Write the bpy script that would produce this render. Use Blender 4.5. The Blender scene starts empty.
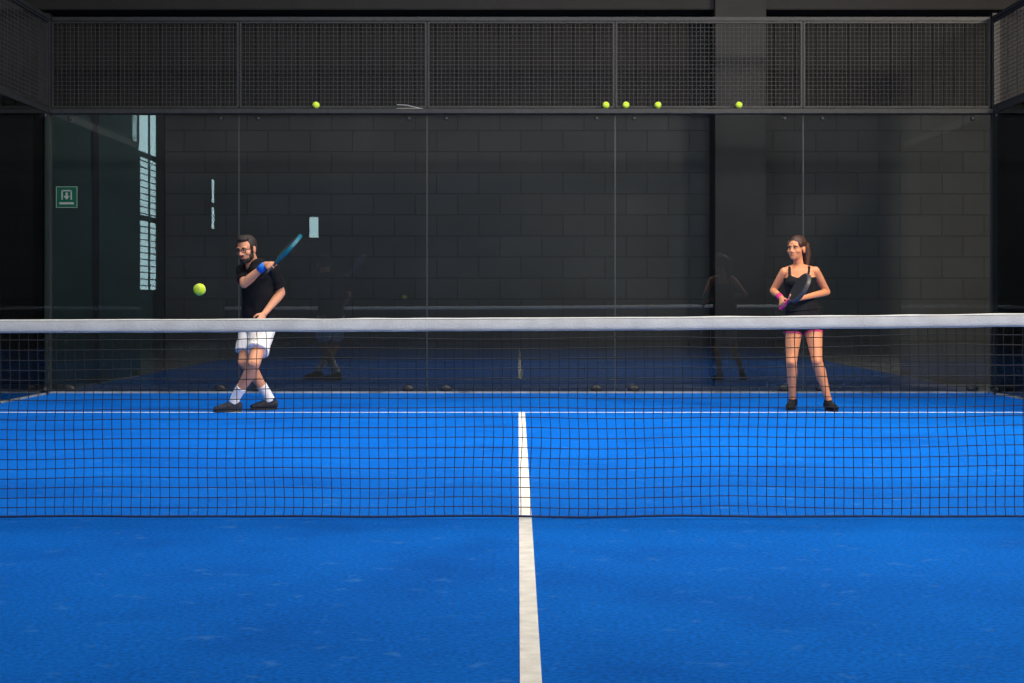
import bpy, bmesh, math, random
from mathutils import Vector, Matrix, noise
random.seed(4)
C = bpy.context.scene.collection
V = Vector
F = 1626.0; CX = 518.0; CY = 301.7; CH = 0.971; CAMX = -0.033; CAMY = -7.3
ZOOM = None
def P(px, py, D):
    return V((CAMX + (px-CX)*D/F, CAMY + D, CH - (py-CY)*D/F))

# ------------------------------------------------------------------ materials
def mat(name, col, rough=0.6, var=0.0, scale=20.0, metal=0.0, bump=0.0, bscale=200.0, spec=0.5, col2=None):
    m = bpy.data.materials.new(name); m.use_nodes = True
    nt = m.node_tree; b = nt.nodes['Principled BSDF']
    b.inputs['Roughness'].default_value = rough; b.inputs['Metallic'].default_value = metal
    b.inputs['Specular IOR Level'].default_value = spec
    tc = nt.nodes.new('ShaderNodeTexCoord')
    n = nt.nodes.new('ShaderNodeTexNoise'); n.inputs['Scale'].default_value = scale; n.inputs['Detail'].default_value = 4
    nt.links.new(tc.outputs['Object'], n.inputs['Vector'])
    r = nt.nodes.new('ShaderNodeValToRGB')
    r.color_ramp.elements[0].position = 0.3; r.color_ramp.elements[1].position = 0.7
    c2 = col2 or tuple(min(1, c*(1+var)) for c in col)
    c1 = tuple(c*(1-var) for c in col) if not col2 else col
    r.color_ramp.elements[0].color = (*c1, 1); r.color_ramp.elements[1].color = (*c2, 1)
    nt.links.new(n.outputs['Fac'], r.inputs['Fac']); nt.links.new(r.outputs['Color'], b.inputs['Base Color'])
    if bump > 0:
        n2 = nt.nodes.new('ShaderNodeTexNoise'); n2.inputs['Scale'].default_value = bscale
        nt.links.new(tc.outputs['Object'], n2.inputs['Vector'])
        bp = nt.nodes.new('ShaderNodeBump'); bp.inputs['Strength'].default_value = bump; bp.inputs['Distance'].default_value = 0.01
        nt.links.new(n2.outputs['Fac'], bp.inputs['Height']); nt.links.new(bp.outputs['Normal'], b.inputs['Normal'])
    return m

def mat_turf():
    m = bpy.data.materials.new('blue_turf'); m.use_nodes = True
    nt = m.node_tree; b = nt.nodes['Principled BSDF']; L = nt.links.new
    b.inputs['Roughness'].default_value = 0.95; b.inputs['Specular IOR Level'].default_value = 0.05
    tc = nt.nodes.new('ShaderNodeTexCoord')
    def nz(s, d=4):
        n = nt.nodes.new('ShaderNodeTexNoise'); n.inputs['Scale'].default_value = s; n.inputs['Detail'].default_value = d
        L(tc.outputs['Object'], n.inputs['Vector'])
        return n
    def ramp(n, p0, c0, p1, c1):
        r = nt.nodes.new('ShaderNodeValToRGB'); e = r.color_ramp.elements
        e[0].position = p0; e[0].color = (*c0, 1); e[1].position = p1; e[1].color = (*c1, 1)
        L(n.outputs['Fac'], r.inputs['Fac']); return r
    big = ramp(nz(0.9, 6), 0.3, (0.0006, 0.118, 0.54), 0.72, (0.0012, 0.155, 0.66))
    fine = ramp(nz(60, 3), 0.3, (0.68, 0.68, 0.68), 0.75, (1.17, 1.17, 1.17))
    mx = nt.nodes.new('ShaderNodeMixRGB'); mx.blend_type = 'MULTIPLY'; mx.inputs[0].default_value = 1
    L(big.outputs[0], mx.inputs[1]); L(fine.outputs[0], mx.inputs[2])
    sand = ramp(nz(9.0, 10), 0.61, (0, 0, 0), 0.80, (0.7, 0.7, 0.7))
    mx2 = nt.nodes.new('ShaderNodeMixRGB'); L(sand.outputs[0], mx2.inputs[0]); L(mx.outputs[0], mx2.inputs[1])
    mx2.inputs[2].default_value = (0.06, 0.23, 0.60, 1)
    dark = ramp(nz(1.6, 7), 0.28, (0.78, 0.78, 0.82), 0.48, (1, 1, 1))
    mx3 = nt.nodes.new('ShaderNodeMixRGB'); mx3.blend_type = 'MULTIPLY'; mx3.inputs[0].default_value = 0.85
    L(mx2.outputs[0], mx3.inputs[1]); L(dark.outputs[0], mx3.inputs[2])
    L(mx3.outputs[0], b.inputs['Base Color'])
    bp = nt.nodes.new('ShaderNodeBump'); bp.inputs['Strength'].default_value = 0.4; bp.inputs['Distance'].default_value = 0.01
    L(nz(180, 2).outputs['Fac'], bp.inputs['Height']); L(bp.outputs['Normal'], b.inputs['Normal'])
    return m

def mat_blocks():
    m = bpy.data.materials.new('painted_block'); m.use_nodes = True
    nt = m.node_tree; b = nt.nodes['Principled BSDF']; L = nt.links.new
    b.inputs['Roughness'].default_value = 0.75
    tc = nt.nodes.new('ShaderNodeTexCoord'); sp = nt.nodes.new('ShaderNodeSeparateXYZ'); cb = nt.nodes.new('ShaderNodeCombineXYZ')
    L(tc.outputs['Object'], sp.inputs[0]); L(sp.outputs['X'], cb.inputs['X']); L(sp.outputs['Z'], cb.inputs['Y'])
    br = nt.nodes.new('ShaderNodeTexBrick'); L(cb.outputs[0], br.inputs['Vector'])
    br.inputs['Scale'].default_value = 1; br.inputs['Brick Width'].default_value = 0.5; br.inputs['Row Height'].default_value = 0.25
    br.inputs['Mortar Size'].default_value = 0.008; br.inputs['Mortar Smooth'].default_value = 0.5
    br.inputs['Color1'].default_value = (0.034, 0.036, 0.038, 1); br.inputs['Color2'].default_value = (0.041, 0.043, 0.045, 1)
    br.inputs['Mortar'].default_value = (0.021, 0.023, 0.025, 1)
    n = nt.nodes.new('ShaderNodeTexNoise'); n.inputs['Scale'].default_value = 1.3; n.inputs['Detail'].default_value = 5
    L(tc.outputs['Object'], n.inputs['Vector'])
    mp = nt.nodes.new('ShaderNodeMapRange'); mp.inputs['To Min'].default_value = 0.6; mp.inputs['To Max'].default_value = 1.4
    L(n.outputs['Fac'], mp.inputs['Value'])
    mx = nt.nodes.new('ShaderNodeMixRGB'); mx.blend_type = 'MULTIPLY'; mx.inputs[0].default_value = 1
    L(br.outputs['Color'], mx.inputs[1]); L(mp.outputs[0], mx.inputs[2]); L(mx.outputs[0], b.inputs['Base Color'])
    bp = nt.nodes.new('ShaderNodeBump'); bp.inputs['Strength'].default_value = 0.35; bp.inputs['Distance'].default_value = 0.01; bp.invert = True
    L(br.outputs['Fac'], bp.inputs['Height']); L(bp.outputs['Normal'], b.inputs['Normal'])
    return m

def mat_glass():
    m = bpy.data.materials.new('clear_glass'); m.use_nodes = True
    nt = m.node_tree; L = nt.links.new; nt.nodes.remove(nt.nodes['Principled BSDF'])
    out = nt.nodes['Material Output']
    t = nt.nodes.new('ShaderNodeBsdfTransparent'); t.inputs[0].default_value = (0.93, 0.955, 0.96, 1)
    g = nt.nodes.new('ShaderNodeBsdfGlossy'); g.inputs['Roughness'].default_value = 0.006
    g.inputs['Color'].default_value = (0.95, 1, 1, 1)
    fr = nt.nodes.new('ShaderNodeFresnel'); fr.inputs[0].default_value = 1.52
    mx = nt.nodes.new('ShaderNodeMixShader')
    L(fr.outputs[0], mx.inputs[0]); L(t.outputs[0], mx.inputs[1]); L(g.outputs[0], mx.inputs[2]); L(mx.outputs[0], out.inputs['Surface'])
    return m

def mat_face():
    m = bpy.data.materials.new('racket_face'); m.use_nodes = True
    nt = m.node_tree; b = nt.nodes['Principled BSDF']; L = nt.links.new
    b.inputs['Roughness'].default_value = 0.5
    tc = nt.nodes.new('ShaderNodeTexCoord'); v = nt.nodes.new('ShaderNodeTexVoronoi'); v.inputs['Scale'].default_value = 38; v.inputs['Randomness'].default_value = 0
    L(tc.outputs['Object'], v.inputs['Vector'])
    r = nt.nodes.new('ShaderNodeValToRGB'); e = r.color_ramp.elements
    e[0].position = 0.22; e[0].color = (0.003, 0.003, 0.003, 1); e[1].position = 0.26; e[1].color = (0.020, 0.020, 0.022, 1)
    L(v.outputs['Distance'], r.inputs['Fac']); L(r.outputs[0], b.inputs['Base Color'])
    return m

M = dict(
    turf=mat_turf(), block=mat_blocks(), glass=mat_glass(), face=mat_face(),
    line=mat('line_paint', (0.84, 0.80, 0.72), 0.9, 0.12, 14, bump=0.3, spec=0.1),
    sill=mat('grey_sill', (0.24, 0.27, 0.30), 0.7, 0.6, 3),
    concrete=mat('hall_concrete', (0.15, 0.16, 0.175), 0.8, 0.25, 2),
    dark=mat('dark_wall', (0.018, 0.021, 0.024), 0.8, 0.2, 2),
    upper=mat('upper_wall', (0.006, 0.0065, 0.007), 0.8, 0.3, 2),
    teal=mat('teal_wall', (0.024, 0.046, 0.048), 0.7, 0.2, 1.5),
    pillar=mat('pillar_paint', (0.019, 0.020, 0.022), 0.7, 0.2, 2),
    beam=mat('beam_paint', (0.013, 0.013, 0.015), 0.7, 0.2, 3),
    steel=mat('charcoal_steel', (0.030, 0.032, 0.035), 0.45, 0.2, 12, metal=0.3),
    post=mat('grey_steel', (0.024, 0.026, 0.029), 0.5, 0.2, 12, metal=0.3),
    edge=mat('glass_edge', (0.048, 0.060, 0.060), 0.4, 0.2, 3),
    wire=mat('wire', (0.040, 0.040, 0.043), 0.6, 0.2, 6, metal=0.2),
    black=mat('black_rubber', (0.006, 0.007, 0.009), 0.5, 0.2, 40),
    cord=mat('net_cord', (0.006, 0.007, 0.012), 0.8, 0.3, 60),
    hem=mat('net_hem', (0.008, 0.025, 0.09), 0.8, 0.3, 30),
    tape=mat('net_tape', (0.74, 0.74, 0.73), 0.85, 0.12, 9, bump=0.3, bscale=90),
    felt=mat('ball_felt', (0.66, 0.90, 0.03), 0.95, 0.1, 60, bump=0.5, bscale=150),
    seam=mat('ball_seam', (0.75, 0.78, 0.6), 0.8),
    winframe=mat('window_frame', (0.05, 0.06, 0.06), 0.5, 0.1),
    blind=mat('blind', (0.35, 0.38, 0.38), 0.6, 0.1),
    green=mat('sign_green', (0.008, 0.22, 0.11), 0.5, 0.05), white=mat('sign_white', (0.85, 0.90, 0.88), 0.5, 0.03),
    skin_m=mat('skin_man', (0.66, 0.30, 0.170), 0.6, 0.08, 25, spec=.3), skin_w=mat('skin_woman', (0.66, 0.265, 0.125), 0.5, 0.06, 12, spec=.35),
    hair_m=mat('hair_man', (0.022, 0.013, 0.009), 0.6, 0.4, 90, bump=0.8, bscale=120),
    hair_w=mat('hair_woman', (0.050, 0.018, 0.009), 0.5, 0.4, 60, bump=0.5, bscale=90),
    lip=mat('lips', (0.38, 0.13, 0.09), 0.5), eyew=mat('eye_white', (0.5, 0.46, 0.43), 0.4), iris=mat('iris', (0.012, 0.008, 0.006), 0.3),
    shirt=mat('black_cotton', (0.008, 0.008, 0.010), 0.9, 0.3, 20, bump=0.6, bscale=14, spec=.25),
    shorts=mat('white_cloth', (0.92, 0.86, 0.80), 0.85, 0.05, 8, bump=0.8, bscale=16),
    sock=mat('white_sock', (0.90, 0.86, 0.82), 0.9, 0.06, 40), shoe_m=mat('grey_shoe', (0.030, 0.034, 0.045), 0.8, 0.3, 30, spec=.2),
    shoe_w=mat('black_shoe', (0.009, 0.009, 0.012), 0.8, 0.3, 30, spec=.2), sole=mat('sole', (0.035, 0.037, 0.045), 0.8, spec=.2), soleb=mat('sole_black', (0.010, 0.010, 0.012), 0.8, spec=.2),
    blueband=mat('blue_band', (0.01, 0.17, 0.70), 0.9, 0.1), pink=mat('pink_band', (0.80, 0.03, 0.20), 0.85, 0.1),
    rteal=mat('racket_teal', (0.006, 0.12, 0.17), 0.35), rblack=mat('racket_black', (0.012, 0.012, 0.015), 0.4),
    rgrey=mat('racket_grey', (0.06, 0.06, 0.062), 0.4), stitch=mat('stitch', (0.35, 0.35, 0.36), 0.8), specs=mat('spectacles', (0.012, 0.008, 0.008), 0.3),
)

# ------------------------------------------------------------------ object helpers
def link(name, me, m, parent=None):
    o = bpy.data.objects.new(name, me); C.objects.link(o)
    if m: me.materials.append(m)
    if parent: o.parent = parent
    return o
def obj(name, bm, m, parent=None, smooth=False):
    me = bpy.data.meshes.new(name)
    bmesh.ops.recalc_face_normals(bm, faces=bm.faces[:]); bm.to_mesh(me); bm.free()
    if smooth:
        for p in me.polygons: p.use_smooth = True
    return link(name, me, m, parent)
def box(bm, x0, x1, y0, y1, z0, z1, bev=0):
    r = bmesh.ops.create_cube(bm, size=1)
    for v in r['verts']:
        v.co = V((x0+(v.co.x+.5)*(x1-x0), y0+(v.co.y+.5)*(y1-y0), z0+(v.co.z+.5)*(z1-z0)))
    if bev:
        es = list({e for v in r['verts'] for e in v.link_edges})
        bmesh.ops.bevel(bm, geom=es, offset=bev, segments=2, affect='EDGES')
def tag(o, label, cat, group=None):
    o['label'] = label; o['category'] = cat
    if group: o['group'] = group
    return o
def struct(o, label=None):
    o['kind'] = 'structure'
    if label: o['label'] = label
    return o
def empty(name, loc, rz=0):
    o = bpy.data.objects.new(name, None); C.objects.link(o); o.location = loc; o.rotation_euler = (0, 0, rz)
    o.empty_display_size = 0.1
    return o
def dup(root, loc, rz=None):
    r = root.copy(); C.objects.link(r); r.location = loc
    if rz is not None: r.rotation_euler = (0, 0, rz)
    for ch in list(root.children):
        c = ch.copy(); C.objects.link(c); c.parent = r
        for g in list(ch.children):
            d = g.copy(); C.objects.link(d); d.parent = c
    return r
def loft(bm, rings, side=V((1, 0, 0)), seg=18, cap=1.0, cap2=None):
    if cap2 is None: cap2 = cap
    pts = [V(r[0]) for r in rings]; n = len(pts); R = []
    def frame(t):
        t = t.normalized(); u = side - t*side.dot(t)
        if u.length < 1e-3: u = t.orthogonal()
        u.normalize(); return t, u, t.cross(u)
    tans = []
    for i in range(n):
        a = pts[max(0, i-1)]; b = pts[min(n-1, i+1)]; tans.append(frame(b-a))
    def ring(c, fr, a, b):
        return [bm.verts.new(c + fr[1]*a*math.cos(2*math.pi*k/seg) + fr[2]*b*math.sin(2*math.pi*k/seg)) for k in range(seg)]
    t, u, w = tans[0]; a, b = rings[0][1], rings[0][2]; mr = min(a, b)
    p0 = bm.verts.new(pts[0] - t*mr*cap)
    if cap > 0:
        for ang in (60, 30):
            s, c = math.sin(math.radians(ang)), math.cos(math.radians(ang))
            R.append(ring(pts[0]-t*mr*cap*s, tans[0], a*c, b*c))
    for i in range(n): R.append(ring(pts[i], tans[i], rings[i][1], rings[i][2]))
    t, u, w = tans[-1]; a, b = rings[-1][1], rings[-1][2]; mr = min(a, b)
    if cap2 > 0:
        for ang in (30, 60):
            s, c = math.sin(math.radians(ang)), math.cos(math.radians(ang))
            R.append(ring(pts[-1]+t*mr*cap2*s, tans[-1], a*c, b*c))
    p1 = bm.verts.new(pts[-1] + t*mr*cap2)
    for k in range(seg):
        j = (k+1) % seg
        bm.faces.new((p0, R[0][j], R[0][k])); bm.faces.new((p1, R[-1][k], R[-1][j]))
        for i in range(len(R)-1): bm.faces.new((R[i][k], R[i][j], R[i+1][j], R[i+1][k]))
def ell(bm, c, ax, r, seg=20):
    res = bmesh.ops.create_uvsphere(bm, u_segments=seg, v_segments=seg//2+2, radius=1)
    for v in res['verts']:
        q = v.co.copy(); v.co = c + ax[0]*q.x*r[0] + ax[1]*q.y*r[1] + ax[2]*q.z*r[2]
def tube(bm, pts, r, seg=8, closed=False):
    n = len(pts); R = []
    for i in range(n):
        a = pts[(i-1) % n] if closed else pts[max(0, i-1)]; b = pts[(i+1) % n] if closed else pts[min(n-1, i+1)]
        t = (b-a).normalized(); u = t.cross(V((0.13, 0.21, 1))); u.normalize(); w = t.cross(u)
        R.append([bm.verts.new(pts[i]+u*r*math.cos(2*math.pi*k/seg)+w*r*math.sin(2*math.pi*k/seg)) for k in range(seg)])
    for i in range(n if closed else n-1):
        for k in range(seg):
            bm.faces.new((R[i][k], R[i][(k+1) % seg], R[(i+1) % n][(k+1) % seg], R[(i+1) % n][k]))
    if not closed: bm.faces.new(R[0]); bm.faces.new(R[-1])
def blob(name, bm, m, parent, voxel=0.005, sm=3, origin=None, wob=0, wscale=20):
    """fuse overlapping solids into one continuous surface"""
    bmesh.ops.recalc_face_normals(bm, faces=bm.faces[:])
    me = bpy.data.meshes.new(name); bm.to_mesh(me); bm.free()
    o = bpy.data.objects.new(name, me); C.objects.link(o)
    r = o.modifiers.new('r', 'REMESH'); r.mode = 'VOXEL'; r.voxel_size = voxel; r.use_smooth_shade = True
    s = o.modifiers.new('s', 'SMOOTH'); s.factor = 0.5; s.iterations = sm
    dg = bpy.context.evaluated_depsgraph_get()
    nm = bpy.data.meshes.new_from_object(o.evaluated_get(dg))
    o.modifiers.clear(); o.data = nm; nm.name = name
    if wob:
        for v in nm.vertices:
            v.co += v.normal * wob * noise.noise(v.co*wscale)
    if origin is not None: nm.transform(Matrix.Translation(-V(origin)))
    for p in nm.polygons: p.use_smooth = True
    nm.materials.clear(); nm.materials.append(m); o.parent = parent
    return o

# ------------------------------------------------------------------ people
def make_racket(loc, axis, normal, gripoff, mframe, mgrip, mface):
    axis = axis.normalized(); normal = (normal-axis*normal.dot(axis)).normalized(); xx = normal.cross(axis)
    R = Matrix((xx, normal, axis)).transposed()
    root = empty('padel_racket', V(loc)-axis*gripoff); root.rotation_euler = R.to_euler()
    def outline(s):
        o = []
        for k in range(40):
            t = 2*math.pi*k/40; z = -math.cos(t); x = math.sin(t)*(1-.10*max(0, -z))
            o.append((x*.128*s, .305+z*.15*s))
        return o
    A, B = outline(1.0), outline(.90)
    bm = bmesh.new(); rs = []
    for o_, y in ((B, -.019), (A, -.014), (A, .014), (B, .019)):
        rs.append([bm.verts.new((x, y, z)) for x, z in o_])
    for i in range(4):
        for k in range(40): bm.faces.new((rs[i][k], rs[i][(k+1) % 40], rs[(i+1) % 4][(k+1) % 40], rs[(i+1) % 4][k]))
    for s in (-1, 1):
        loft(bm, [(V((s*.010, 0, .125)), .009, .014), (V((s*.03, 0, .15)), .009, .014), (V((s*.062, 0, .182)), .010, .015)], seg=10)
    obj('frame', bm, mframe, root, False)
    bm = bmesh.new()
    f1 = [bm.verts.new((x*1.02, -.0175, z)) for x, z in B]; f2 = [bm.verts.new((x*1.02, .0175, z)) for x, z in B]
    bm.faces.new(f1); bm.faces.new(f2[::-1])
    for k in range(40): bm.faces.new((f1[k], f1[(k+1) % 40], f2[(k+1) % 40], f2[k]))
    obj('hitting_face', bm, mface, root)
    bm = bmesh.new(); loft(bm, [(V((0, 0, .0)), .019, .017), (V((0, 0, .012)), .0165, .014), (V((0, 0, .125)), .0155, .0135), (V((0, 0, .14)), .018, .014)], seg=14, cap=.2)
    obj('grip', bm, mgrip, root, True)
    bm = bmesh.new(); tube(bm, [V((.035*math.sin(t*.5236), .01*math.cos(t), -.035-.035*math.cos(t*.5236))) for t in range(12)], .002, 5, True); obj('wrist_cord', bm, M['rblack'], root, True)
    return root
def hand(bm, wrist, d, n, side, curls, s=1.0, spread=.05):
    d = d.normalized(); n = (n-d*n.dot(d)).normalized(); t = d.cross(n)*side
    loft(bm, [(wrist-d*.01, .025*s, .019*s), (wrist+d*.035*s, .034*s, .016*s), (wrist+d*.082*s, .040*s, .012*s)], side=t, seg=14, cap=.6)
    for k, (off, ln) in enumerate(((.032, .072), (.0108, .080), (-.0108, .074), (-.032, .058))):
        p = wrist + d*(.078-.004*abs(k-1))*s + t*off*s; a = 0; dd = (d + t*off*spread*10).normalized(); r = .0086*s*(1 if k < 3 else .9)
        for sg, cu in zip((.45, .31, .24), curls):
            a += cu; e = p + (dd*math.cos(a) + n*math.sin(a))*ln*sg*s
            loft(bm, [(p, r, r), (e, r*.93, r*.93)], side=t, seg=10); p = e; r *= .93
    p0 = wrist+d*.022*s+t*.022*s+n*.004; p1 = p0+(t*.62+d*.62+n*.45).normalized()*.042*s; p2 = p1+(d*.55+n*.75-t*.05).normalized()*.032*s
    loft(bm, [(p0, .015*s, .013*s), (p1, .0105*s, .010*s)], side=d, seg=12); loft(bm, [(p1, .0105*s, .010*s), (p2, .009*s, .0085*s)], side=d, seg=12)
def grip(G, a, fd, right, s=1.0):
    a = a.normalized(); d = (fd-a*fd.dot(a)).normalized(); n = a.cross(d)*(1 if right else -1)
    return G-d*.080*s-n*.027*s, d, n
def lerp(a, b, t): return a+(b-a)*t
def arm(bm, S, E, W, s=1.0):
    loft(bm, [(S, .053*s, .055*s), (lerp(S, E, .35), .050*s, .050*s), (lerp(S, E, .75), .042*s, .042*s), (E, .038*s, .040*s)])
    loft(bm, [(E, .038*s, .040*s), (lerp(E, W, .25), .042*s, .040*s), (lerp(E, W, .7), .031*s, .029*s), (W, .026*s, .022*s)])
def leg(bm, H, K, A, fwd, s=1.0):
    side = fwd.cross(V((0, 0, 1)))
    loft(bm, [(H, .090*s, .092*s), (lerp(H, K, .35), .082*s, .082*s), (lerp(H, K, .8), .059*s, .060*s), (K, .053*s, .057*s)], side=side)
    loft(bm, [(lerp(H, K, .45)+fwd*.03, .046*s, .050*s), (lerp(H, K, .85)+fwd*.020, .034*s, .036*s)], side=side)
    ell(bm, K+fwd*.030*s, (side, fwd, V((0, 0, 1))), (.030*s, .030*s, .034*s))
    kb = K - fwd*.004
    loft(bm, [(kb, .050*s, .053*s), (lerp(K, A, .28)-fwd*.018, .056*s, .060*s), (lerp(K, A, .62)-fwd*.006, .042*s, .043*s), (lerp(K, A, .9), .032*s, .036*s), (A, .034*s, .038*s)], side=side)
def foot(bm, A, tdir, s=1.0):
    tdir = tdir.normalized(); sd = tdir.cross(V((0, 0, 1)))
    b = V((A.x, A.y, 0))
    loft(bm, [(b-tdir*.04*s+V((0, 0, .050)), .026*s, .026*s), (b+tdir*.03*s+V((0, 0, .052)), .030*s, .030*s), (b+tdir*.12*s+V((0, 0, .040)), .034*s, .017*s), (b+tdir*.16*s+V((0, 0, .036)), .028*s, .012*s)], side=sd)
    loft(bm, [(A, .034*s, .038*s), (b+V((0, 0, .05)), .030*s, .034*s)])
def shoe(A, tdir, m, ms, parent, s=1.0, lace='rgrey'):
    tdir = tdir.normalized(); sd = tdir.cross(V((0, 0, 1))); b = V((A.x, A.y, 0)); org = parent.location
    bm = bmesh.new(); Z = lambda z: V((0, 0, z))
    loft(bm, [(b-tdir*.050*s+Z(.050), .036*s, .040*s), (b+Z(.055), .040*s, .044*s), (b+tdir*.06*s+Z(.050), .043*s, .038*s), (b+tdir*.12*s+Z(.039), .045*s, .027*s), (b+tdir*.165*s+Z(.033), .038*s, .020*s)], side=sd, cap=.7)
    loft(bm, [(b-tdir*.008+Z(.06), .040*s, .046*s), (lerp(b, A, 1)-tdir*.006+Z(.002), .041*s, .045*s)], side=sd, cap=0)
    o = blob('shoe', bm, m, parent, .005, 3, org)
    bm = bmesh.new(); n = 28; o0 = []; o1 = []
    for k in range(n):
        t = 2*math.pi*k/n; l = .058+.126*math.cos(t); w = (.045+.006*math.cos(t))*math.sin(t)
        p = b+tdir*l*s+sd*w*s-org; o0.append(bm.verts.new(p+Z(.001))); o1.append(bm.verts.new(p+Z(.018)))
    bm.faces.new(o0); bm.faces.new(o1)
    for k in range(n): bm.faces.new((o0[k], o0[(k+1) % n], o1[(k+1) % n], o1[k]))
    obj('sole', bm, ms, o)
    bm = bmesh.new()
    for j in range(4):
        l = .058+.018*j; zt = (.089-.0060*j)*1.0
        tube(bm, [b+tdir*l*s+sd*x*s+Z((zt-.02)*s+.02-abs(x)*.28)-org for x in (-.022, -.011, 0, .011, .022)], .0028, 6)
    obj('laces', bm, M[lace], o, True)
    return o
def head_frame(f, tilt=V((0, 0, 1))):
    f = f.normalized(); r = f.cross(tilt).normalized(); u = r.cross(f); return r, f, u
def head(bm, c, fr, s=1.0, fem=False):
    r, f, u = fr
    L = lambda x, y, z: c + (r*x + f*y + u*z)*s
    e = lambda x, y, z, a, b, cc: ell(bm, L(x, y, z), fr, (a*s, b*s, cc*s))
    e(0, -.012, .032, .075, .094, .083); e(0, .018, -.030, .060, .070, .078)
    if fem:
        e(0, .024, -.020, .062, .058, .072); e(0, .034, -.052, .050, .050, .052); e(0, .052, -.080, .028, .030, .024)
    else:
        e(0, .048, -.076, .042, .036, .030); e(0, .064, -.096, .020, .018, .015)
    for k in (-1, 1):
        if not fem: e(k*.045, .015, -.065, .020, .035, .030)
        e(k*.040, .050, -.022, .026, .026, .024)
        e(k*.029, .074, .027, .028, .012, .008)
        e(k*.076, -.008, -.008, .010, .020, .032); e(k*.077, -.014, .004, .008, .018, .020)
    if fem:
        loft(bm, [(L(0, .080, .018), .006*s, .008*s), (L(0, .092, -.010), .008*s, .008*s), (L(0, .100, -.026), .010*s, .008*s)], side=r, seg=12)
        for k in (-1, 1): e(k*.009, .090, -.029, .007, .009, .006)
    else:
        loft(bm, [(L(0, .083, .018), .008*s, .008*s), (L(0, .096, -.010), .010*s, .009*s), (L(0, .106, -.028), .013*s, .010*s)], side=r, seg=12)
        for k in (-1, 1): e(k*.012, .094, -.030, .009, .010, .008)
    return L
def face_parts(L, fr, body, org, s=1.0, hairm=None, fem=False):
    q = -.001 if fem else 0
    for k in (-1, 1):
        bm = bmesh.new(); ell(bm, L(k*.030, .076, .006)-org, fr, (.0130*s, .010*s, .0060*s), 14); e = obj('eye', bm, M['eyew'], body, True)
        bm = bmesh.new(); ell(bm, L(k*.029, .0845+q, .006)-org, fr, (.0068*s, .003*s, .0058*s), 12); obj('iris', bm, M['iris'], body, True)
        bm = bmesh.new(); loft(bm, [(L(k*.015, .083, .0115)-org, .0018*s, .0018*s), (L(k*.030, .0865, .0130)-org, .002*s, .002*s), (L(k*.044, .077, .0105)-org, .0018*s, .0018*s)], seg=8); obj('eyelashes', bm, M['iris'], body, True)
        bm = bmesh.new(); tk = .8 if fem else 1
        loft(bm, [(L(k*.014, .088, .026)-org, .003*s, .004*s*tk), (L(k*.030, .088, .029)-org, .003*s, .0045*s*tk), (L(k*.046, .077, .024)-org, .003*s, .003*s*tk)], seg=8); obj('eyebrow', bm, hairm, body, True)
    w = .015 if fem else .021
    bm = bmesh.new(); ell(bm, L(0, .083, -.054)-org, fr, (w*s, .009*s, .0038*s), 16); ell(bm, L(0, .083, -.059)-org, fr, (w*.85*s, .009*s, .0042*s), 16)
    obj('lips', bm, M['lip'], body, True)
UP = V((0, 0, 1))
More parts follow.
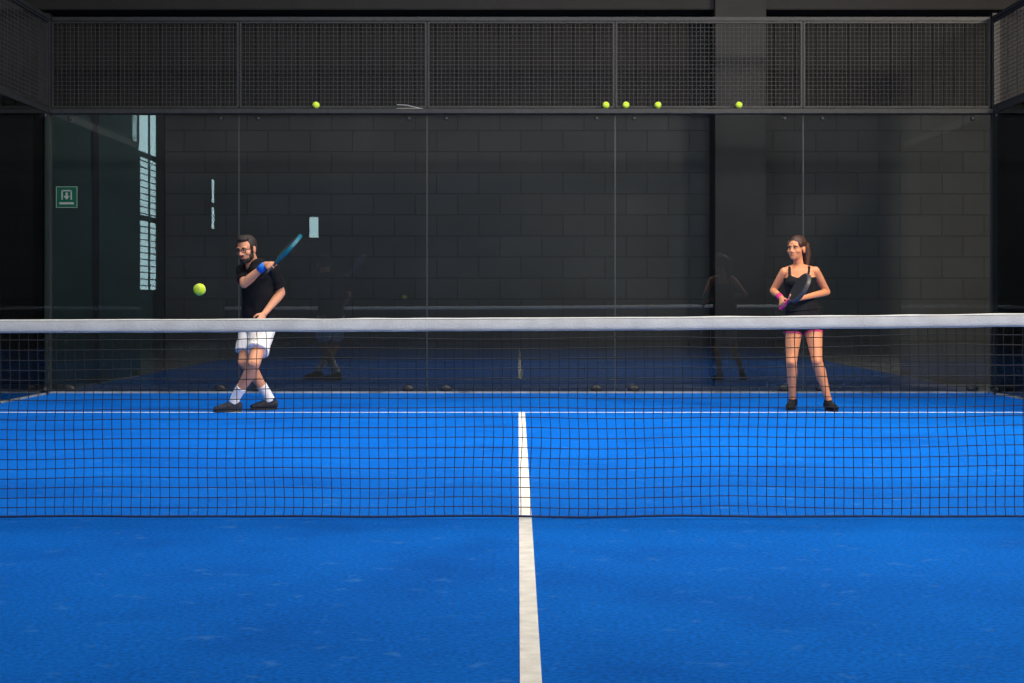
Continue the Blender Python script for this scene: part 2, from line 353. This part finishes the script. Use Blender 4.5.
def man():
    D = 14.5; org = V((P(252, 400, D).x, P(252, 400, D).y, 0)); root = empty('person', org)
    tag(root, 'man in black polo shirt and white shorts swinging a racket, legs crossed mid step', 'person')
    f = V((-.70, -.71, 0)).normalized(); r = f.cross(UP)
    SR = P(244, 270, 14.62); SL = P(273, 270, 14.38); HR = P(252, 324, 14.57); HL_ = P(265, 324, 14.45)
    KR = P(244, 362, 14.40); AR = P(270, 400, 14.60); KL = P(254, 363, 14.14); AL = P(234, 401, 14.30)
    AR.z = .105; AL.z = .105
    ER = P(244, 284, 14.36); EL = P(281, 293, 14.44)
    G = P(271.5, 267.5, 14.22); axis = (P(300, 236, 14.30)-G).normalized()
    WR, hd, hn = grip(G, axis, G-ER, True)
    WL = P(264, 314, 14.22)
    hc = P(246.5, 249.5, 14.44); fr = head_frame(V((-.40, -.88, -.20)), V((-.06, -.05, 1)))
    nb = P(253.5, 265.5, 14.50)
    bm = bmesh.new()
    tors = [(P(258, 326, 14.50), .150, .105), (P(258, 318, 14.50), .162, .112), (P(258, 305, 14.49), .145, .100), (P(258.5, 290, 14.48), .160, .110), (P(258.5, 279, 14.48), .176, .114), (P(258, 271, 14.49), .165, .092), (P(255, 265, 14.5), .10, .065)]
    loft(bm, tors, side=r, seg=24, cap=.5)
    loft(bm, [(nb-UP*.03, .064, .062), (lerp(nb, hc, .45), .056, .058), (hc-fr[2]*.03-fr[1]*.015, .054, .058)], side=r)
    arm(bm, SR, ER, WR); arm(bm, SL, EL, WL)
    hand(bm, WR, hd, hn, 1, (1.15, 1.35, .9))
    hand(bm, WL, (WL-EL)+V((.02, -.03, -.08)), -r*-1+V((0, .4, .2)), -1, (.40, .45, .35))
    leg(bm, HR, KR, AR, f); leg(bm, HL_, KL, AL, f)
    tr = V((-.93, -.36, 0)); tl = V((-.97, -.22, 0))
    foot(bm, AR, tr); foot(bm, AL, tl)
    L = head(bm, hc, fr)
    body = blob('body', bm, M['skin_m'], root, .0045, 2, org)
    face_parts(L, fr, body, org, 1, M['hair_m'])
    bm = bmesh.new(); e = lambda x, y, z, a, b, c: ell(bm, L(x, y, z), fr, (a, b, c))
    e(0, -.026, .050, .081, .090, .078); e(0, -.045, .012, .077, .068, .070); e(0, .035, .098, .056, .048, .026); e(.012, .010, .108, .050, .050, .024)
    for k in (-1, 1): e(k*.070, .012, .036, .012, .026, .032); e(k*.073, .016, .000, .007, .010, .030)
    blob('hair', bm, M['hair_m'], root, .0045, 2, org, .004, 60)
    bm = bmesh.new(); e(0, .030, -.082, .056, .056, .036); e(0, .060, -.098, .030, .026, .022)
    for k in (-1, 1): e(k*.055, .018, -.052, .014, .032, .040)
    e(0, .080, -.044, .026, .012, .005)
    blob('beard', bm, M['hair_m'], root, .004, 2, org, .002, 70)
    bm = bmesh.new()
    for k in (-1, 1):
        pts = [L(k*.033+.025*math.cos(t*math.pi/10), .100-.006*abs(math.cos(t*math.pi/10)), .006+.019*math.sin(t*math.pi/10))-org for t in range(20)]
        tube(bm, pts, .0028, 6, True)
        tube(bm, [L(k*.057, .092, .012)-org, L(k*.077, .050, .012)-org, L(k*.083, -.01, .010)-org], .0024, 6)
    tube(bm, [L(-.010, .099, .012)-org, L(.010, .099, .012)-org], .0026, 6)
    obj('spectacles', bm, M['specs'], root, True)
    bm = bmesh.new()
    loft(bm, [(P(258, 331, 14.5), .182, .132), (P(258, 322, 14.5), .180, .130), (P(258, 305, 14.49), .165, .120), (P(258.5, 290, 14.48), .176, .126), (P(258.5, 279, 14.48), .190, .127), (P(258, 271, 14.49), .178, .104), (P(255, 265, 14.5), .120, .082)], side=r, seg=28, cap=0, cap2=.4)
    for S, E in ((SR, ER), (SL, EL)):
        loft(bm, [(S, .064, .066), (lerp(S, E, .4), .063, .063), (lerp(S, E, .78), .062, .062)], cap=.9, cap2=0)
        loft(bm, [(nb-UP*.01, .058, .05), (S+UP*.012, .052, .05)], cap=.7)
    sh = blob('polo_shirt', bm, M['shirt'], root, .006, 3, org, .014, 12)
    bm = bmesh.new()
    pts = [nb+UP*.024+(r*math.cos(t*math.pi/12)*.066+f*math.sin(t*math.pi/12)*.064-UP*.014*math.sin(t*math.pi/12))-org for t in range(24)]
    tube(bm, pts, .010, 8, True); obj('collar', bm, M['shirt'], sh, True)
    bm = bmesh.new(); hr = r
    loft(bm, [(P(258, 337, 14.50), .150, .115), (P(258, 326, 14.50), .174, .126), (P(258, 314, 14.5), .160, .115)], side=hr, seg=26, cap=.3, cap2=0)
    loft(bm, [(HR, .102, .105), (lerp(HR, KR, .45), .100, .104), (lerp(HR, KR, .76), .093, .098)], side=hr, cap=.6, cap2=0)
    loft(bm, [(HL_, .102, .105), (lerp(HL_, KL, .45), .100, .104), (lerp(HL_, KL, .70), .096, .100)], side=hr, cap=.6, cap2=0)
    blob('shorts', bm, M['shorts'], root, .006, 3, org, .016, 12)
    for K, A, t in ((KR, AR, tr), (KL, AL, tl)):
        bm = bmesh.new(); loft(bm, [(lerp(K, A, .64)-f*.006, .049, .049), (lerp(K, A, .9), .041, .044), (A-UP*.02, .044, .048)], cap=0, side=f.cross(UP))
        blob('sock', bm, M['sock'], root, .005, 2, org)
        shoe(A, t, M['shoe_m'], M['sole'], root, lace='rgrey')
    bm = bmesh.new(); a = lerp(ER, WR, .70); b = lerp(ER, WR, .95); loft(bm, [(a-org, .037, .035), (b-org, .034, .031)], cap=0); obj('wristband', bm, M['blueband'], root, True)
    nrm = axis.cross(V((0, 1, 0))).normalized() + V((0, -.20, 0))
    rk = make_racket(G, axis, nrm, .065, M['rteal'], M['rblack'], M['face'])
    tag(rk, 'dark teal padel racket raised over the shoulder of the man', 'racket')
man()

def woman():
    D = 14.55; org = V((P(806, 400, D).x, P(806, 400, D).y, 0)); root = empty('person', org)
    tag(root, 'woman in black tank top and black shorts standing with legs apart holding a racket', 'person')
    f = V((-.22, -.97, 0)).normalized(); r = f.cross(UP); s = .92
    SR = P(784.5, 272, 14.56); SL = P(815, 271, 14.52); HR = P(794, 322, 14.57); HL_ = P(812.5, 322, 14.55)
    KR = P(791.5, 362, 14.50); AR = P(792.5, 400, 14.66); KL = P(817, 361, 14.42); AL = P(828.5, 401, 14.50); AR.z = .095; AL.z = .095
    ER = P(773, 291, 14.66); EL = P(827, 292, 14.66)
    G = P(784, 305, 14.27); axis = (P(805, 283, 14.05)-G).normalized()
    WR, hd, hn = grip(G, axis, G-ER+V((.05, 0, .05)), True, s)
    hc = P(796.5, 249, 14.52); fr = head_frame(V((-.62, -.78, .02)), V((0.03, 0, 1))); nb = P(799, 266.5, 14.56)
    G2 = G+axis*.115; WL, hd2, hn2 = grip(G2, axis, V((-.9, -.35, -.25)), False, s)
    bm = bmesh.new()
    loft(bm, [(P(803, 328, 14.56), .135, .098), (P(803, 319, 14.56), .158, .108), (P(802, 309, 14.56), .138, .095), (P(801, 298, 14.55), .110, .080), (P(800, 287, 14.54), .124, .088), (P(800, 278, 14.54), .138, .094), (P(799.5, 271.5, 14.54), .130, .072), (P(799, 267, 14.55), .07, .05)], side=r, seg=24, cap=.5)
    for k in (-1, 1):
        ell(bm, P(799.5, 281, 14.54)+r*k*.060+f*.062, (r, f, UP), (.055, .042, .055))
        loft(bm, [(nb-UP*.005, .040, .036), (P(799.5, 270.5, 14.54)+r*k*.11, .036, .036)], cap=.7)
    loft(bm, [(nb-UP*.02, .048, .048), (lerp(nb, hc, .45), .042, .044), (hc-fr[2]*.03-fr[1]*.015, .043, .046)], side=r)
    arm(bm, SR, ER, WR, .80); arm(bm, SL, EL, WL, .80)
    hand(bm, WR, hd, hn, 1, (1.15, 1.35, .9), s); hand(bm, WL, hd2, hn2, -1, (.95, 1.1, .7), s)
    leg(bm, HR, KR, AR, f, s); leg(bm, HL_, KL, AL, f, s)
    tr = V((-.35, -.94, 0)); tl = V((.22, -.97, 0)); foot(bm, AR, tr, .9); foot(bm, AL, tl, .9)
    L = head(bm, hc, fr, .95, True)
    body = blob('body', bm, M['skin_w'], root, .0045, 3, org)
    face_parts(L, fr, body, org, .95, M['hair_w'], True)
    bm = bmesh.new(); e = lambda x, y, z, a, b, c: ell(bm, L(x, y, z), fr, (a, b, c))
    e(0, -.024, .050, .079, .092, .079); e(0, -.040, .010, .076, .068, .070)
    for k in (-1, 1): e(k*.062, .026, .046, .016, .032, .034)
    hr = blob('hair', bm, M['hair_w'], root, .0045, 4, org, .001, 30)
    bm = bmesh.new(); loft(bm, [(L(.01, -.10, .065), .028, .028), (L(-.01, -.150, .04), .040, .038), (L(-.02, -.165, -.04), .042, .038), (L(-.02, -.16, -.13), .032, .028), (L(-.01, -.145, -.20), .010, .010)], side=r)
    blob('ponytail', bm, M['hair_w'], hr, .005, 3, org, .003, 25)
    bm = bmesh.new(); ell(bm, L(0, -.102, .062)-org, fr, (.030, .016, .030), 14); obj('hair_tie', bm, M['rblack'], hr, True)
    bm = bmesh.new()
    loft(bm, [(P(802.4, 310.5, 14.56), .158, .112), (P(801.6, 303.5, 14.56), .136, .099), (P(801, 298, 14.55), .122, .091), (P(800, 287, 14.54), .135, .099), (P(799.7, 277.5, 14.54), .146, .102)], side=r, seg=24, cap=0)
    for k in (-1, 1): ell(bm, P(799.5, 281.5, 14.54)+r*k*.060+f*.064, (r, f, UP), (.062, .048, .056))
    for k in (-1, 1):
        c = P(799.5, 281, 14.54)
        loft(bm, [(c+r*k*.075+f*.105, .013, .008), (c+r*k*.083+f*.078+UP*.06, .012, .008), (c+r*k*.086+f*.022+UP*.126, .012, .008), (c+r*k*.085-f*.04+UP*.115, .011, .008), (c+r*k*.080-f*.093+UP*.03, .012, .008)], side=r, seg=10)
    blob('tank_top', bm, M['shirt'], root, .0045, 2, org, .005, 16)
    bm = bmesh.new()
    loft(bm, [(P(803, 330, 14.56), .140, .108), (P(803, 319, 14.56), .168, .117), (P(802.3, 309.5, 14.56), .148, .103)], side=r, seg=24, cap=.3, cap2=0)
    for H, K in ((HR, KR), (HL_, KL)): loft(bm, [(H, .092, .094), (lerp(H, K, .30), .088, .090)], side=r, cap=.6, cap2=0)
    so = blob('shorts', bm, M['shirt'], root, .005, 2, org, .003, 16)
    for H, K in ((HR, KR), (HL_, KL)):
        bm = bmesh.new(); loft(bm, [(lerp(H, K, .290)-org, .089, .091), (lerp(H, K, .302)-org, .0885, .0905)], side=r, cap=0, seg=28); obj('hem', bm, M['pink'], so, True)
    for K, A, t in ((KR, AR, tr), (KL, AL, tl)): shoe(A, t, M['shoe_w'], M['soleb'], root, .92)
    bm = bmesh.new(); loft(bm, [(lerp(ER, WR, .74)-org, .030, .029), (lerp(ER, WR, .98)-org, .027, .025)], cap=0); obj('wristband', bm, M['pink'], root, True)
    rk = make_racket(G, axis, V((-.62, -.36, .50)), .055, M['rgrey'], M['pink'], M['face'])
    tag(rk, 'black and grey padel racket with pink grip held by the woman', 'racket')
woman()

# ------------------------------------------------------------------ room shell
XW = 8.0; YB = 12.0; YF = -16.0; ZC = 7.4
bm = bmesh.new(); box(bm, -XW, XW, YF, YB, -0.10, -0.005); struct(obj('floor_hall', bm, M['concrete']), 'dark concrete floor of the hall')
bm = bmesh.new(); box(bm, -5, 5, -10, 10, -0.004, 0.0); struct(obj('floor', bm, M['turf']), 'blue artificial turf of the padel court')
bm = bmesh.new(); box(bm, -XW, XW, YF, YB+.3, ZC, ZC+.2); struct(obj('ceiling', bm, M['dark']))
bm = bmesh.new(); box(bm, -4.28, XW, YB, YB+.3, -0.1, ZC); struct(obj('wall_back', bm, M['block']), 'dark painted block wall behind the glass')
bm = bmesh.new(); box(bm, -XW, -4.28, YB-.04, YB+.3, -0.1, ZC); struct(obj('wall_back_left', bm, M['teal']), 'smooth dark teal wall at the left behind the glass')
bm = bmesh.new(); box(bm, -XW, XW, YB-.06, YB-.045, 3.20, 4.36)
x = -XW
while x < XW: box(bm, x, x+.05, YB-.085, YB-.06, 3.20, 4.36); x += .125
struct(obj('wall_back_upper', bm, M['upper']), 'near black ribbed cladding above the block wall')
def hole_wall(name, axis, c0, c1, ur, zr, holes, m):
    us = sorted({ur[0], ur[1], *[h[0] for h in holes], *[h[1] for h in holes]})
    zs = sorted({zr[0], zr[1], *[h[2] for h in holes], *[h[3] for h in holes]})
    bm = bmesh.new()
    for i in range(len(us)-1):
        for j in range(len(zs)-1):
            um, zm = (us[i]+us[i+1])/2, (zs[j]+zs[j+1])/2
            if any(h[0] < um < h[1] and h[2] < zm < h[3] for h in holes): continue
            if axis == 'x': box(bm, c0, c1, us[i], us[i+1], zs[j], zs[j+1])
            else: box(bm, us[i], us[i+1], c0, c1, zs[j], zs[j+1])
    struct(obj(name, bm, m))
HL = [(-8.6, -6.3, 1.2, 5.6), (-15.5, -15.0, 2.85, 4.2)]
hole_wall('wall_left', 'x', -XW-.03, -XW, (YF, YB+.3), (-.1, ZC), HL, M['dark'])
bm = bmesh.new(); box(bm, XW, XW+.2, YF, YB+.3, -.1, ZC); struct(obj('wall_right', bm, M['dark']))
HF = [(-5.62, -5.32, 2.65, 3.25)]
hole_wall('wall_front', 'y', YF-.05, YF, (-XW, XW), (-.1, ZC), HF, M['dark'])
def window(n, axis, c, h, rows, blinds):
    bm = bmesh.new(); t = 0.03
    def b(u0, u1, z0, z1, d=0.012):
        if axis == 'x': box(bm, c-d, c+d, u0, u1, z0, z1)
        else: box(bm, u0, u1, c-d, c+d, z0, z1)
    b(h[0], h[0]+t, h[2], h[3]); b(h[1]-t, h[1], h[2], h[3]); b(h[0], h[1], h[2], h[2]+t); b(h[0], h[1], h[3]-t, h[3])
    for z in rows: b(h[0], h[1], z-.06, z+.06)
    if h[1]-h[0] > 1.5: b(h[0]+.65, h[0]+.78, h[2], h[3])
    w = struct(obj('window_%d' % n, bm, M['winframe']))
    if blinds:
        bm = bmesh.new(); z = h[2]+.1
        while z < blinds:
            box(bm, c-.012, c-.006, h[0], h[1], z, z+.028); z += .14
        obj('blind', bm, M['blind'], w)
window(1, 'x', -XW-.015, HL[0], (2.75, 4.10), 4.05)
window(2, 'x', -XW-.015, HL[1], (3.5,), None)
window(3, 'y', YF-.025, HF[0], (), None)
bm = bmesh.new(); box(bm, 2.24, 2.83, 11.45, YB, -.005, ZC, .008); struct(obj('trim_1', bm, M['pillar']), 'square dark grey pillar before the block wall')
bm = bmesh.new(); box(bm, -XW, XW, 11.55, YB, 4.36, 5.2, .01); struct(obj('trim_2', bm, M['beam']), 'dark grey concrete beam along the back wall')
bm = bmesh.new(); box(bm, -5.06, -5.0, YB-.07, YB-.04, 0, 3.2); box(bm, -4.34, -4.22, YB-.07, YB+.01, 0, 3.2); struct(obj('trim_3', bm, M['dark']))
bm = bmesh.new(); box(bm, -.028, .028, -6.95, 6.98, 0, .003); struct(obj('trim_4', bm, M['line']), 'white centre line down the court')
bm = bmesh.new(); box(bm, -5, 5, 6.94, 6.98, 0, .0015); struct(obj('trim_5', bm, M['line']), 'white service line across the court')
bm = bmesh.new(); box(bm, -5, 5, -7.0, -6.95, 0, .003); struct(obj('trim_6', bm, M['line']))
bm = bmesh.new(); box(bm, -4.98, 4.95, 9.945, 9.965, 0, .018); box(bm, -4.985, -4.965, 6, 9.94, 0, .018); box(bm, 4.965, 4.985, 6, 9.94, 0, .018)
struct(obj('trim_7', bm, M['sill']), 'thin pale strip at the foot of the glass')

# ------------------------------------------------------------------ glass panels with clamps
def make_glass():
    root = empty('glass_panel', (0, 0, 0))
    bm = bmesh.new(); box(bm, -.994, .994, -.006, .006, .012, 2.955); obj('glass', bm, M['glass'], root)
    for s in (-1, 1):
        bm = bmesh.new(); a, b = sorted((s*.998, s*.9942)); box(bm, a, b, -.006, .006, .012, 2.955); obj('polished_edge', bm, M['edge'], root)
    for x in (-.8, .8):
        bm = bmesh.new()
        loft(bm, [(V((x, -.03, .045)), .060, .042), (V((x, -.006, .045)), .062, .044)], seg=20, cap=.35, cap2=0)
        box(bm, x-.05, x+.05, -.045, .045, .0, .014, .003)
        c = obj('glass_clamp', bm, M['black'], root, True)
        bm = bmesh.new(); loft(bm, [(V((x, -.052, .045)), .012, .012), (V((x, -.04, .045)), .012, .012)], seg=6, cap=0); obj('bolt', bm, M['post'], c)
        bm = bmesh.new(); loft(bm, [(V((x, -.025, 2.92)), .026, .026), (V((x, -.006, 2.92)), .026, .026)], seg=16, cap=.3, cap2=0)
        obj('glass_clamp', bm, M['steel'], root, True)
    return root
glab = ['leftmost', 'second from left', 'middle', 'second from right', 'rightmost']
g0 = make_glass()
spots = [(-4, 10, 0), (-2, 10, 0), (0, 10, 0), (2, 10, 0), (4, 10, 0)]
for i, (x, y, rz) in enumerate(spots):
    o = g0 if i == 0 else dup(g0, (x, y, 0), rz)
    o.location = (x, y, 0)
    tag(o, 'tall clear glass panel in the back wall of the court, %s of five' % glab[i], 'glass panel', 'glass panels of the back wall')
for s, nm in ((-1, 'left'), (1, 'right')):
    for k in range(2):
        o = dup(g0, (s*5.0, 8.94-2*k, 0), s*-math.pi/2)
        tag(o, 'clear glass panel in the %s side wall, %s' % (nm, ('next to the back corner', 'second from the back corner')[k]), 'glass panel', 'glass panels of the side walls')

# ------------------------------------------------------------------ wire mesh panels above the glass
def make_mesh():
    root = empty('mesh_panel', (0, 0, 0)); z0, z1 = 3.035, 3.955
    bm = bmesh.new()
    for x in (-.985, .985): box(bm, x-.010, x+.010, -.015, .015, z0, z1)
    box(bm, -.995, .995, -.015, .015, z0, z0+.02); box(bm, -.995, .995, -.015, .015, z1-.02, z1)
    obj('frame', bm, M['post'], root)
    bm = bmesh.new(); w = .0019
    n = 44
    for i in range(1, n):
        x = -.98+1.96*i/n; box(bm, x-w, x+w, -w, w, z0+.02, z1-.02)
    for j in range(1, 20):
        z = z0+.02+(z1-z0-.04)*j/20; box(bm, -.98, .98, w, 3*w, z-w, z+w)
    obj('wire_mesh', bm, M['wire'], root)
    return root
m0 = make_mesh()
for i, (x, y, rz) in enumerate(spots):
    o = m0 if i == 0 else dup(m0, (x, y, 0), rz)
    o.location = (x, y+.02, 0)
    tag(o, 'welded wire mesh panel above the back glass, %s of five' % glab[i], 'mesh panel', 'mesh panels above the back glass')
for s, nm in ((-1, 'left'), (1, 'right')):
    for k in range(2):
        o = dup(m0, (s*5.02, 8.94-2*k, 0), s*-math.pi/2)
        tag(o, 'wire mesh panel above the %s side glass, %s' % (nm, ('next to the back corner', 'second from the corner')[k]), 'mesh panel', 'mesh panels above the side glass')
def rail(label, x0, x1, y0, y1, z0, z1, m='post'):
    bm = bmesh.new(); box(bm, x0, x1, y0, y1, z0, z1, .004)
    tag(obj('fence_rail', bm, M[m]), label, 'rail')
rail('long steel ledge rail between back glass and wire mesh, carrying the balls', -4.99, 4.99, 9.90, 10.05, 2.965, 3.015)
rail('long steel top rail over the mesh of the back wall', -4.99, 4.99, 9.99, 10.05, 3.957, 4.0)
for s, nm in ((-1, 'left'), (1, 'right')):
    rail('steel ledge rail between glass and mesh on the %s side wall' % nm, *sorted((s*4.995, s*5.06)), 6.0, 9.89, 2.965, 3.03)
    rail('steel top rail over the %s side mesh' % nm, *sorted((s*4.995, s*5.06)), 6.0, 9.94, 3.957, 4.0)
for s, x0, x1, nm in ((-1, -5.12, -5.0, 'wide grey steel corner post at the left end of the back glass'), (1, 5.0, 5.08, 'slim dark steel corner post at the right end of the back glass')):
    root = empty('corner_post', ((x0+x1)/2, 10.0, 0)); w = (x1-x0)/2
    bm = bmesh.new(); box(bm, -w, w, -.05, .05, 0.012, 4.02, .006); obj('post', bm, M['post' if s < 0 else 'black'], root)
    bm = bmesh.new(); box(bm, -w, w, -.055, .09, 0, .012, .002); obj('base_plate', bm, M['steel'], root)
    bm = bmesh.new(); box(bm, -w, w, -.052, .052, 4.02, 4.032); obj('cap', bm, M['black'], root)
    tag(root, nm, 'post')

# ------------------------------------------------------------------ sign
root = empty('safety_sign', P(66, 197, 19.22)); root.location.y = YB-.045
bm = bmesh.new(); box(bm, -.13, .13, -.006, .004, -.13, .13, .003); obj('board', bm, M['green'], root)
bm = bmesh.new()
for a in ((-.125, .125, .119, .125), (-.125, .125, -.125, -.119), (-.125, -.119, -.125, .125), (.119, .125, -.125, .125)): box(bm, a[0], a[1], -.008, -.005, a[2], a[3])
obj('border', bm, M['white'], root)
bm = bmesh.new()
box(bm, -.085, .085, -.009, -.005, -.085, -.060)
for x in (-.062, .046): box(bm, x, x+.016, -.009, -.005, -.030, .085)
box(bm, -.062, .062, -.009, -.005, .069, .085)
box(bm, -.013, .013, -.009, -.005, .005, .055)
vv = [bm.verts.new((x, -.0092, z)) for x, z in ((-.038, .014), (.038, .014), (0, -.032))]; bm.faces.new(vv)
obj('pictogram', bm, M['white'], root)
tag(root, 'small square green and white safety sign on the teal wall at left', 'sign')

# ------------------------------------------------------------------ net
root = empty('padel_net', (0, 0, 0))
tag(root, 'long black cord net with grey white top tape across the court', 'net')
def ztop(x): return .840 + .0045*x + .0035*x*x*.5*(1 if x > 0 else .1)
def ZT(x): return ztop(max(-2.6, min(2.6, x)))
def sway(x, z):
    k = 1 - abs(z-.42)/.5
    return V((.011*noise.noise(V((x*1.3, z*4, 0))), .035*noise.noise(V((x*.8, z*1.5, 5)))*max(k, .1), .010*noise.noise(V((x*1.6, z*3, 9)))))
PX = .0425; NR = 19
cols = int(9.9/PX)
bm = bmesh.new()
def netpt(i, j):
    x = -4.95 + i*PX; f = j/NR; z = .006 + f*(ZT(x)-.006+.01)
    if j == 0: z += .005*(1+noise.noise(V((x*2.3, 4, 1))))
    return V((x, -.03*(1-f), z)) + sway(x, z)*(1 if 0 < j < NR else .25)
for i in range(cols+1): tube(bm, [netpt(i, j) for j in range(NR+1)], .0020, 4)
for j in range(NR+1): tube(bm, [netpt(i, j)+V((0, .003, 0)) for i in range(cols+1)], .0020, 4)
obj('cord_mesh', bm, M['cord'], root)
bm = bmesh.new(); tube(bm, [netpt(i, 0)+V((0, -.006, .001)) for i in range(cols+1)], .006, 6); obj('bottom_cord', bm, M['hem'], root, True)
bm = bmesh.new(); prev = None
for i in range(0, 401):
    x = -4.96+9.92*i/400; zb = ZT(x)+.002*noise.noise(V((x*4, 0, 2)))
    y = .004*noise.noise(V((x*2, 3, 0))); h = .060+.002*noise.noise(V((x*5, 7, 0)))
    pr = [(-.010, 0), (-.012, .02), (-.012, h-.012), (-.006, h-.002), (0, h), (.006, h-.002), (.012, h-.012), (.012, .02), (.010, 0)]
    ring = [bm.verts.new((x, y+a, zb+b)) for a, b in pr]
    if prev:
        for k in range(len(pr)): bm.faces.new((prev[k], prev[(k+1) % len(pr)], ring[(k+1) % len(pr)], ring[k]))
    else: bm.faces.new(ring)
    prev = ring
bm.faces.new(prev)
tp = obj('top_tape', bm, M['tape'], root, True)
bm = bmesh.new()
for dz in (.006, .054):
    tube(bm, [V((-4.95+9.9*i/200, -.0125+.004*noise.noise(V(((-4.95+9.9*i/200)*2, 3, 0))), ZT(-4.95+9.9*i/200)+dz)) for i in range(201)], .0010, 4)
obj('stitching', bm, M['stitch'], tp)
for s in (-1, 1):
    r2 = empty('net_post', (s*5.045, 0, 0))
    bm = bmesh.new(); loft(bm, [(V((0, 0, 0.0)), .035, .035), (V((0, 0, .93)), .035, .035)], cap=0, cap2=.3); obj('post', bm, M['black'], r2, True)
    bm = bmesh.new(); box(bm, -.05, .05, -.08, .08, 0, .01, .002); obj('base_plate', bm, M['steel'], r2)
    tag(r2, 'black net post at the %s end of the net' % ('left' if s < 0 else 'right'), 'post')

# ------------------------------------------------------------------ balls
def make_ball(r=.0335):
    bm = bmesh.new(); bmesh.ops.create_uvsphere(bm, u_segments=32, v_segments=20, radius=r)
    o = obj('padel_ball', bm, M['felt'], None, True)
    bm = bmesh.new(); pts = []
    for k in range(60):
        t = 2*math.pi*k/60; pts.append(V((.75*math.cos(t)+.25*math.cos(3*t), .75*math.sin(t)-.25*math.sin(3*t), .866*math.sin(2*t)))*r)
    tube(bm, pts, .0014, 6, True); obj('seam', bm, M['seam'], o, True)
    return o
b0 = make_ball(); b0.location = P(199.5, 289.5, 9.1); b0.rotation_euler = (.5, .4, .2)
tag(b0, 'yellow green padel ball in mid air in front of the man', 'ball')
bl = [(316, 'yellow green ball alone on the ledge rail above the man'), (606, 'leftmost yellow ball of the three close together on the ledge rail'),
      (626, 'middle yellow ball of the three close together on the ledge rail'), (658, 'rightmost yellow ball of the three close together on the ledge rail'),
      (739, 'yellow ball on the ledge rail in front of the pillar, rightmost of all')]
for i, (px, lb) in enumerate(bl):
    p = P(px, 106, 17.235); o = dup(b0, (p.x, 9.935, 3.0155+.0335)); o.rotation_euler = (i*.9, i*1.3+.3, i)
    o.scale = (1.08,)*3; o.location.z = 3.0165+.035*1.08
    tag(o, lb, 'ball', 'balls lying on the ledge rail')
bm = bmesh.new(); a = P(397, 102, 17.24); b = P(421, 108, 17.24); y = 9.94
tube(bm, [V((a.x, y, 3.06)), V((a.x*.6+b.x*.4, y, 3.055)), V((b.x, y, 3.019))], .0040, 6)
tube(bm, [V((a.x-.01, y, 3.019)), V((a.x*.5+b.x*.5, y, 3.022)), V((b.x+.02, y-.01, 3.019))], .0030, 6)
tag(obj('plastic_strip', bm, M['stitch']), 'thin pale bent plastic strip lying on the ledge rail', 'strip')

# ------------------------------------------------------------------ light
def area(name, loc, tgt, sx, sy, pw, col, spread=180):
    l = bpy.data.lights.new(name, 'AREA'); l.shape = 'RECTANGLE'; l.size = sx; l.size_y = sy; l.energy = pw; l.color = col
    l.spread = math.radians(spread)
    o = bpy.data.objects.new(name, l); C.objects.link(o); o.location = loc
    o.rotation_euler = (V(tgt)-V(loc)).to_track_quat('-Z', 'Y').to_euler(); return o
area('overhead_fill', (0, 4.6, 7.2), (0, 4.4, 0), 7, 5.5, 590, (0.97, 0.98, 1.0), 150)  # added soft lamp over the far court; the ceiling has no opening
area('front_fill', (3.5, -9.5, 7.0), (0.3, 6.5, .3), 5, 1.2, 300, (1.0, 0.94, 0.86), 85)  # added lamp behind the camera to light the players; no window there
area('side_light', (7.6, 2.0, 5.4), (1.0, 6.6, .8), 2.0, 1.0, 620, (1.0, 0.85, 0.68), 150)
w = bpy.data.worlds.new('World'); bpy.context.scene.world = w; w.use_nodes = True
bg = w.node_tree.nodes['Background']; bg.inputs[0].default_value = (0.66, 0.95, 1.0, 1); bg.inputs[1].default_value = 5.5

cam = bpy.data.cameras.new('Camera'); co = bpy.data.objects.new('Camera', cam); C.objects.link(co)
co.location = (CAMX, CAMY, CH); co.rotation_euler = (math.pi/2, 0, 0); cam.sensor_width = 36
px, py, k = ZOOM or (512, 341.5, 1)
cam.lens = F/1024*36*k; cam.shift_x = (px-CX)*k/1024; cam.shift_y = (CY-py)*k/1024
bpy.context.scene.camera = co
try:
    bpy.context.scene.view_settings.view_transform = 'Standard'
except Exception: pass
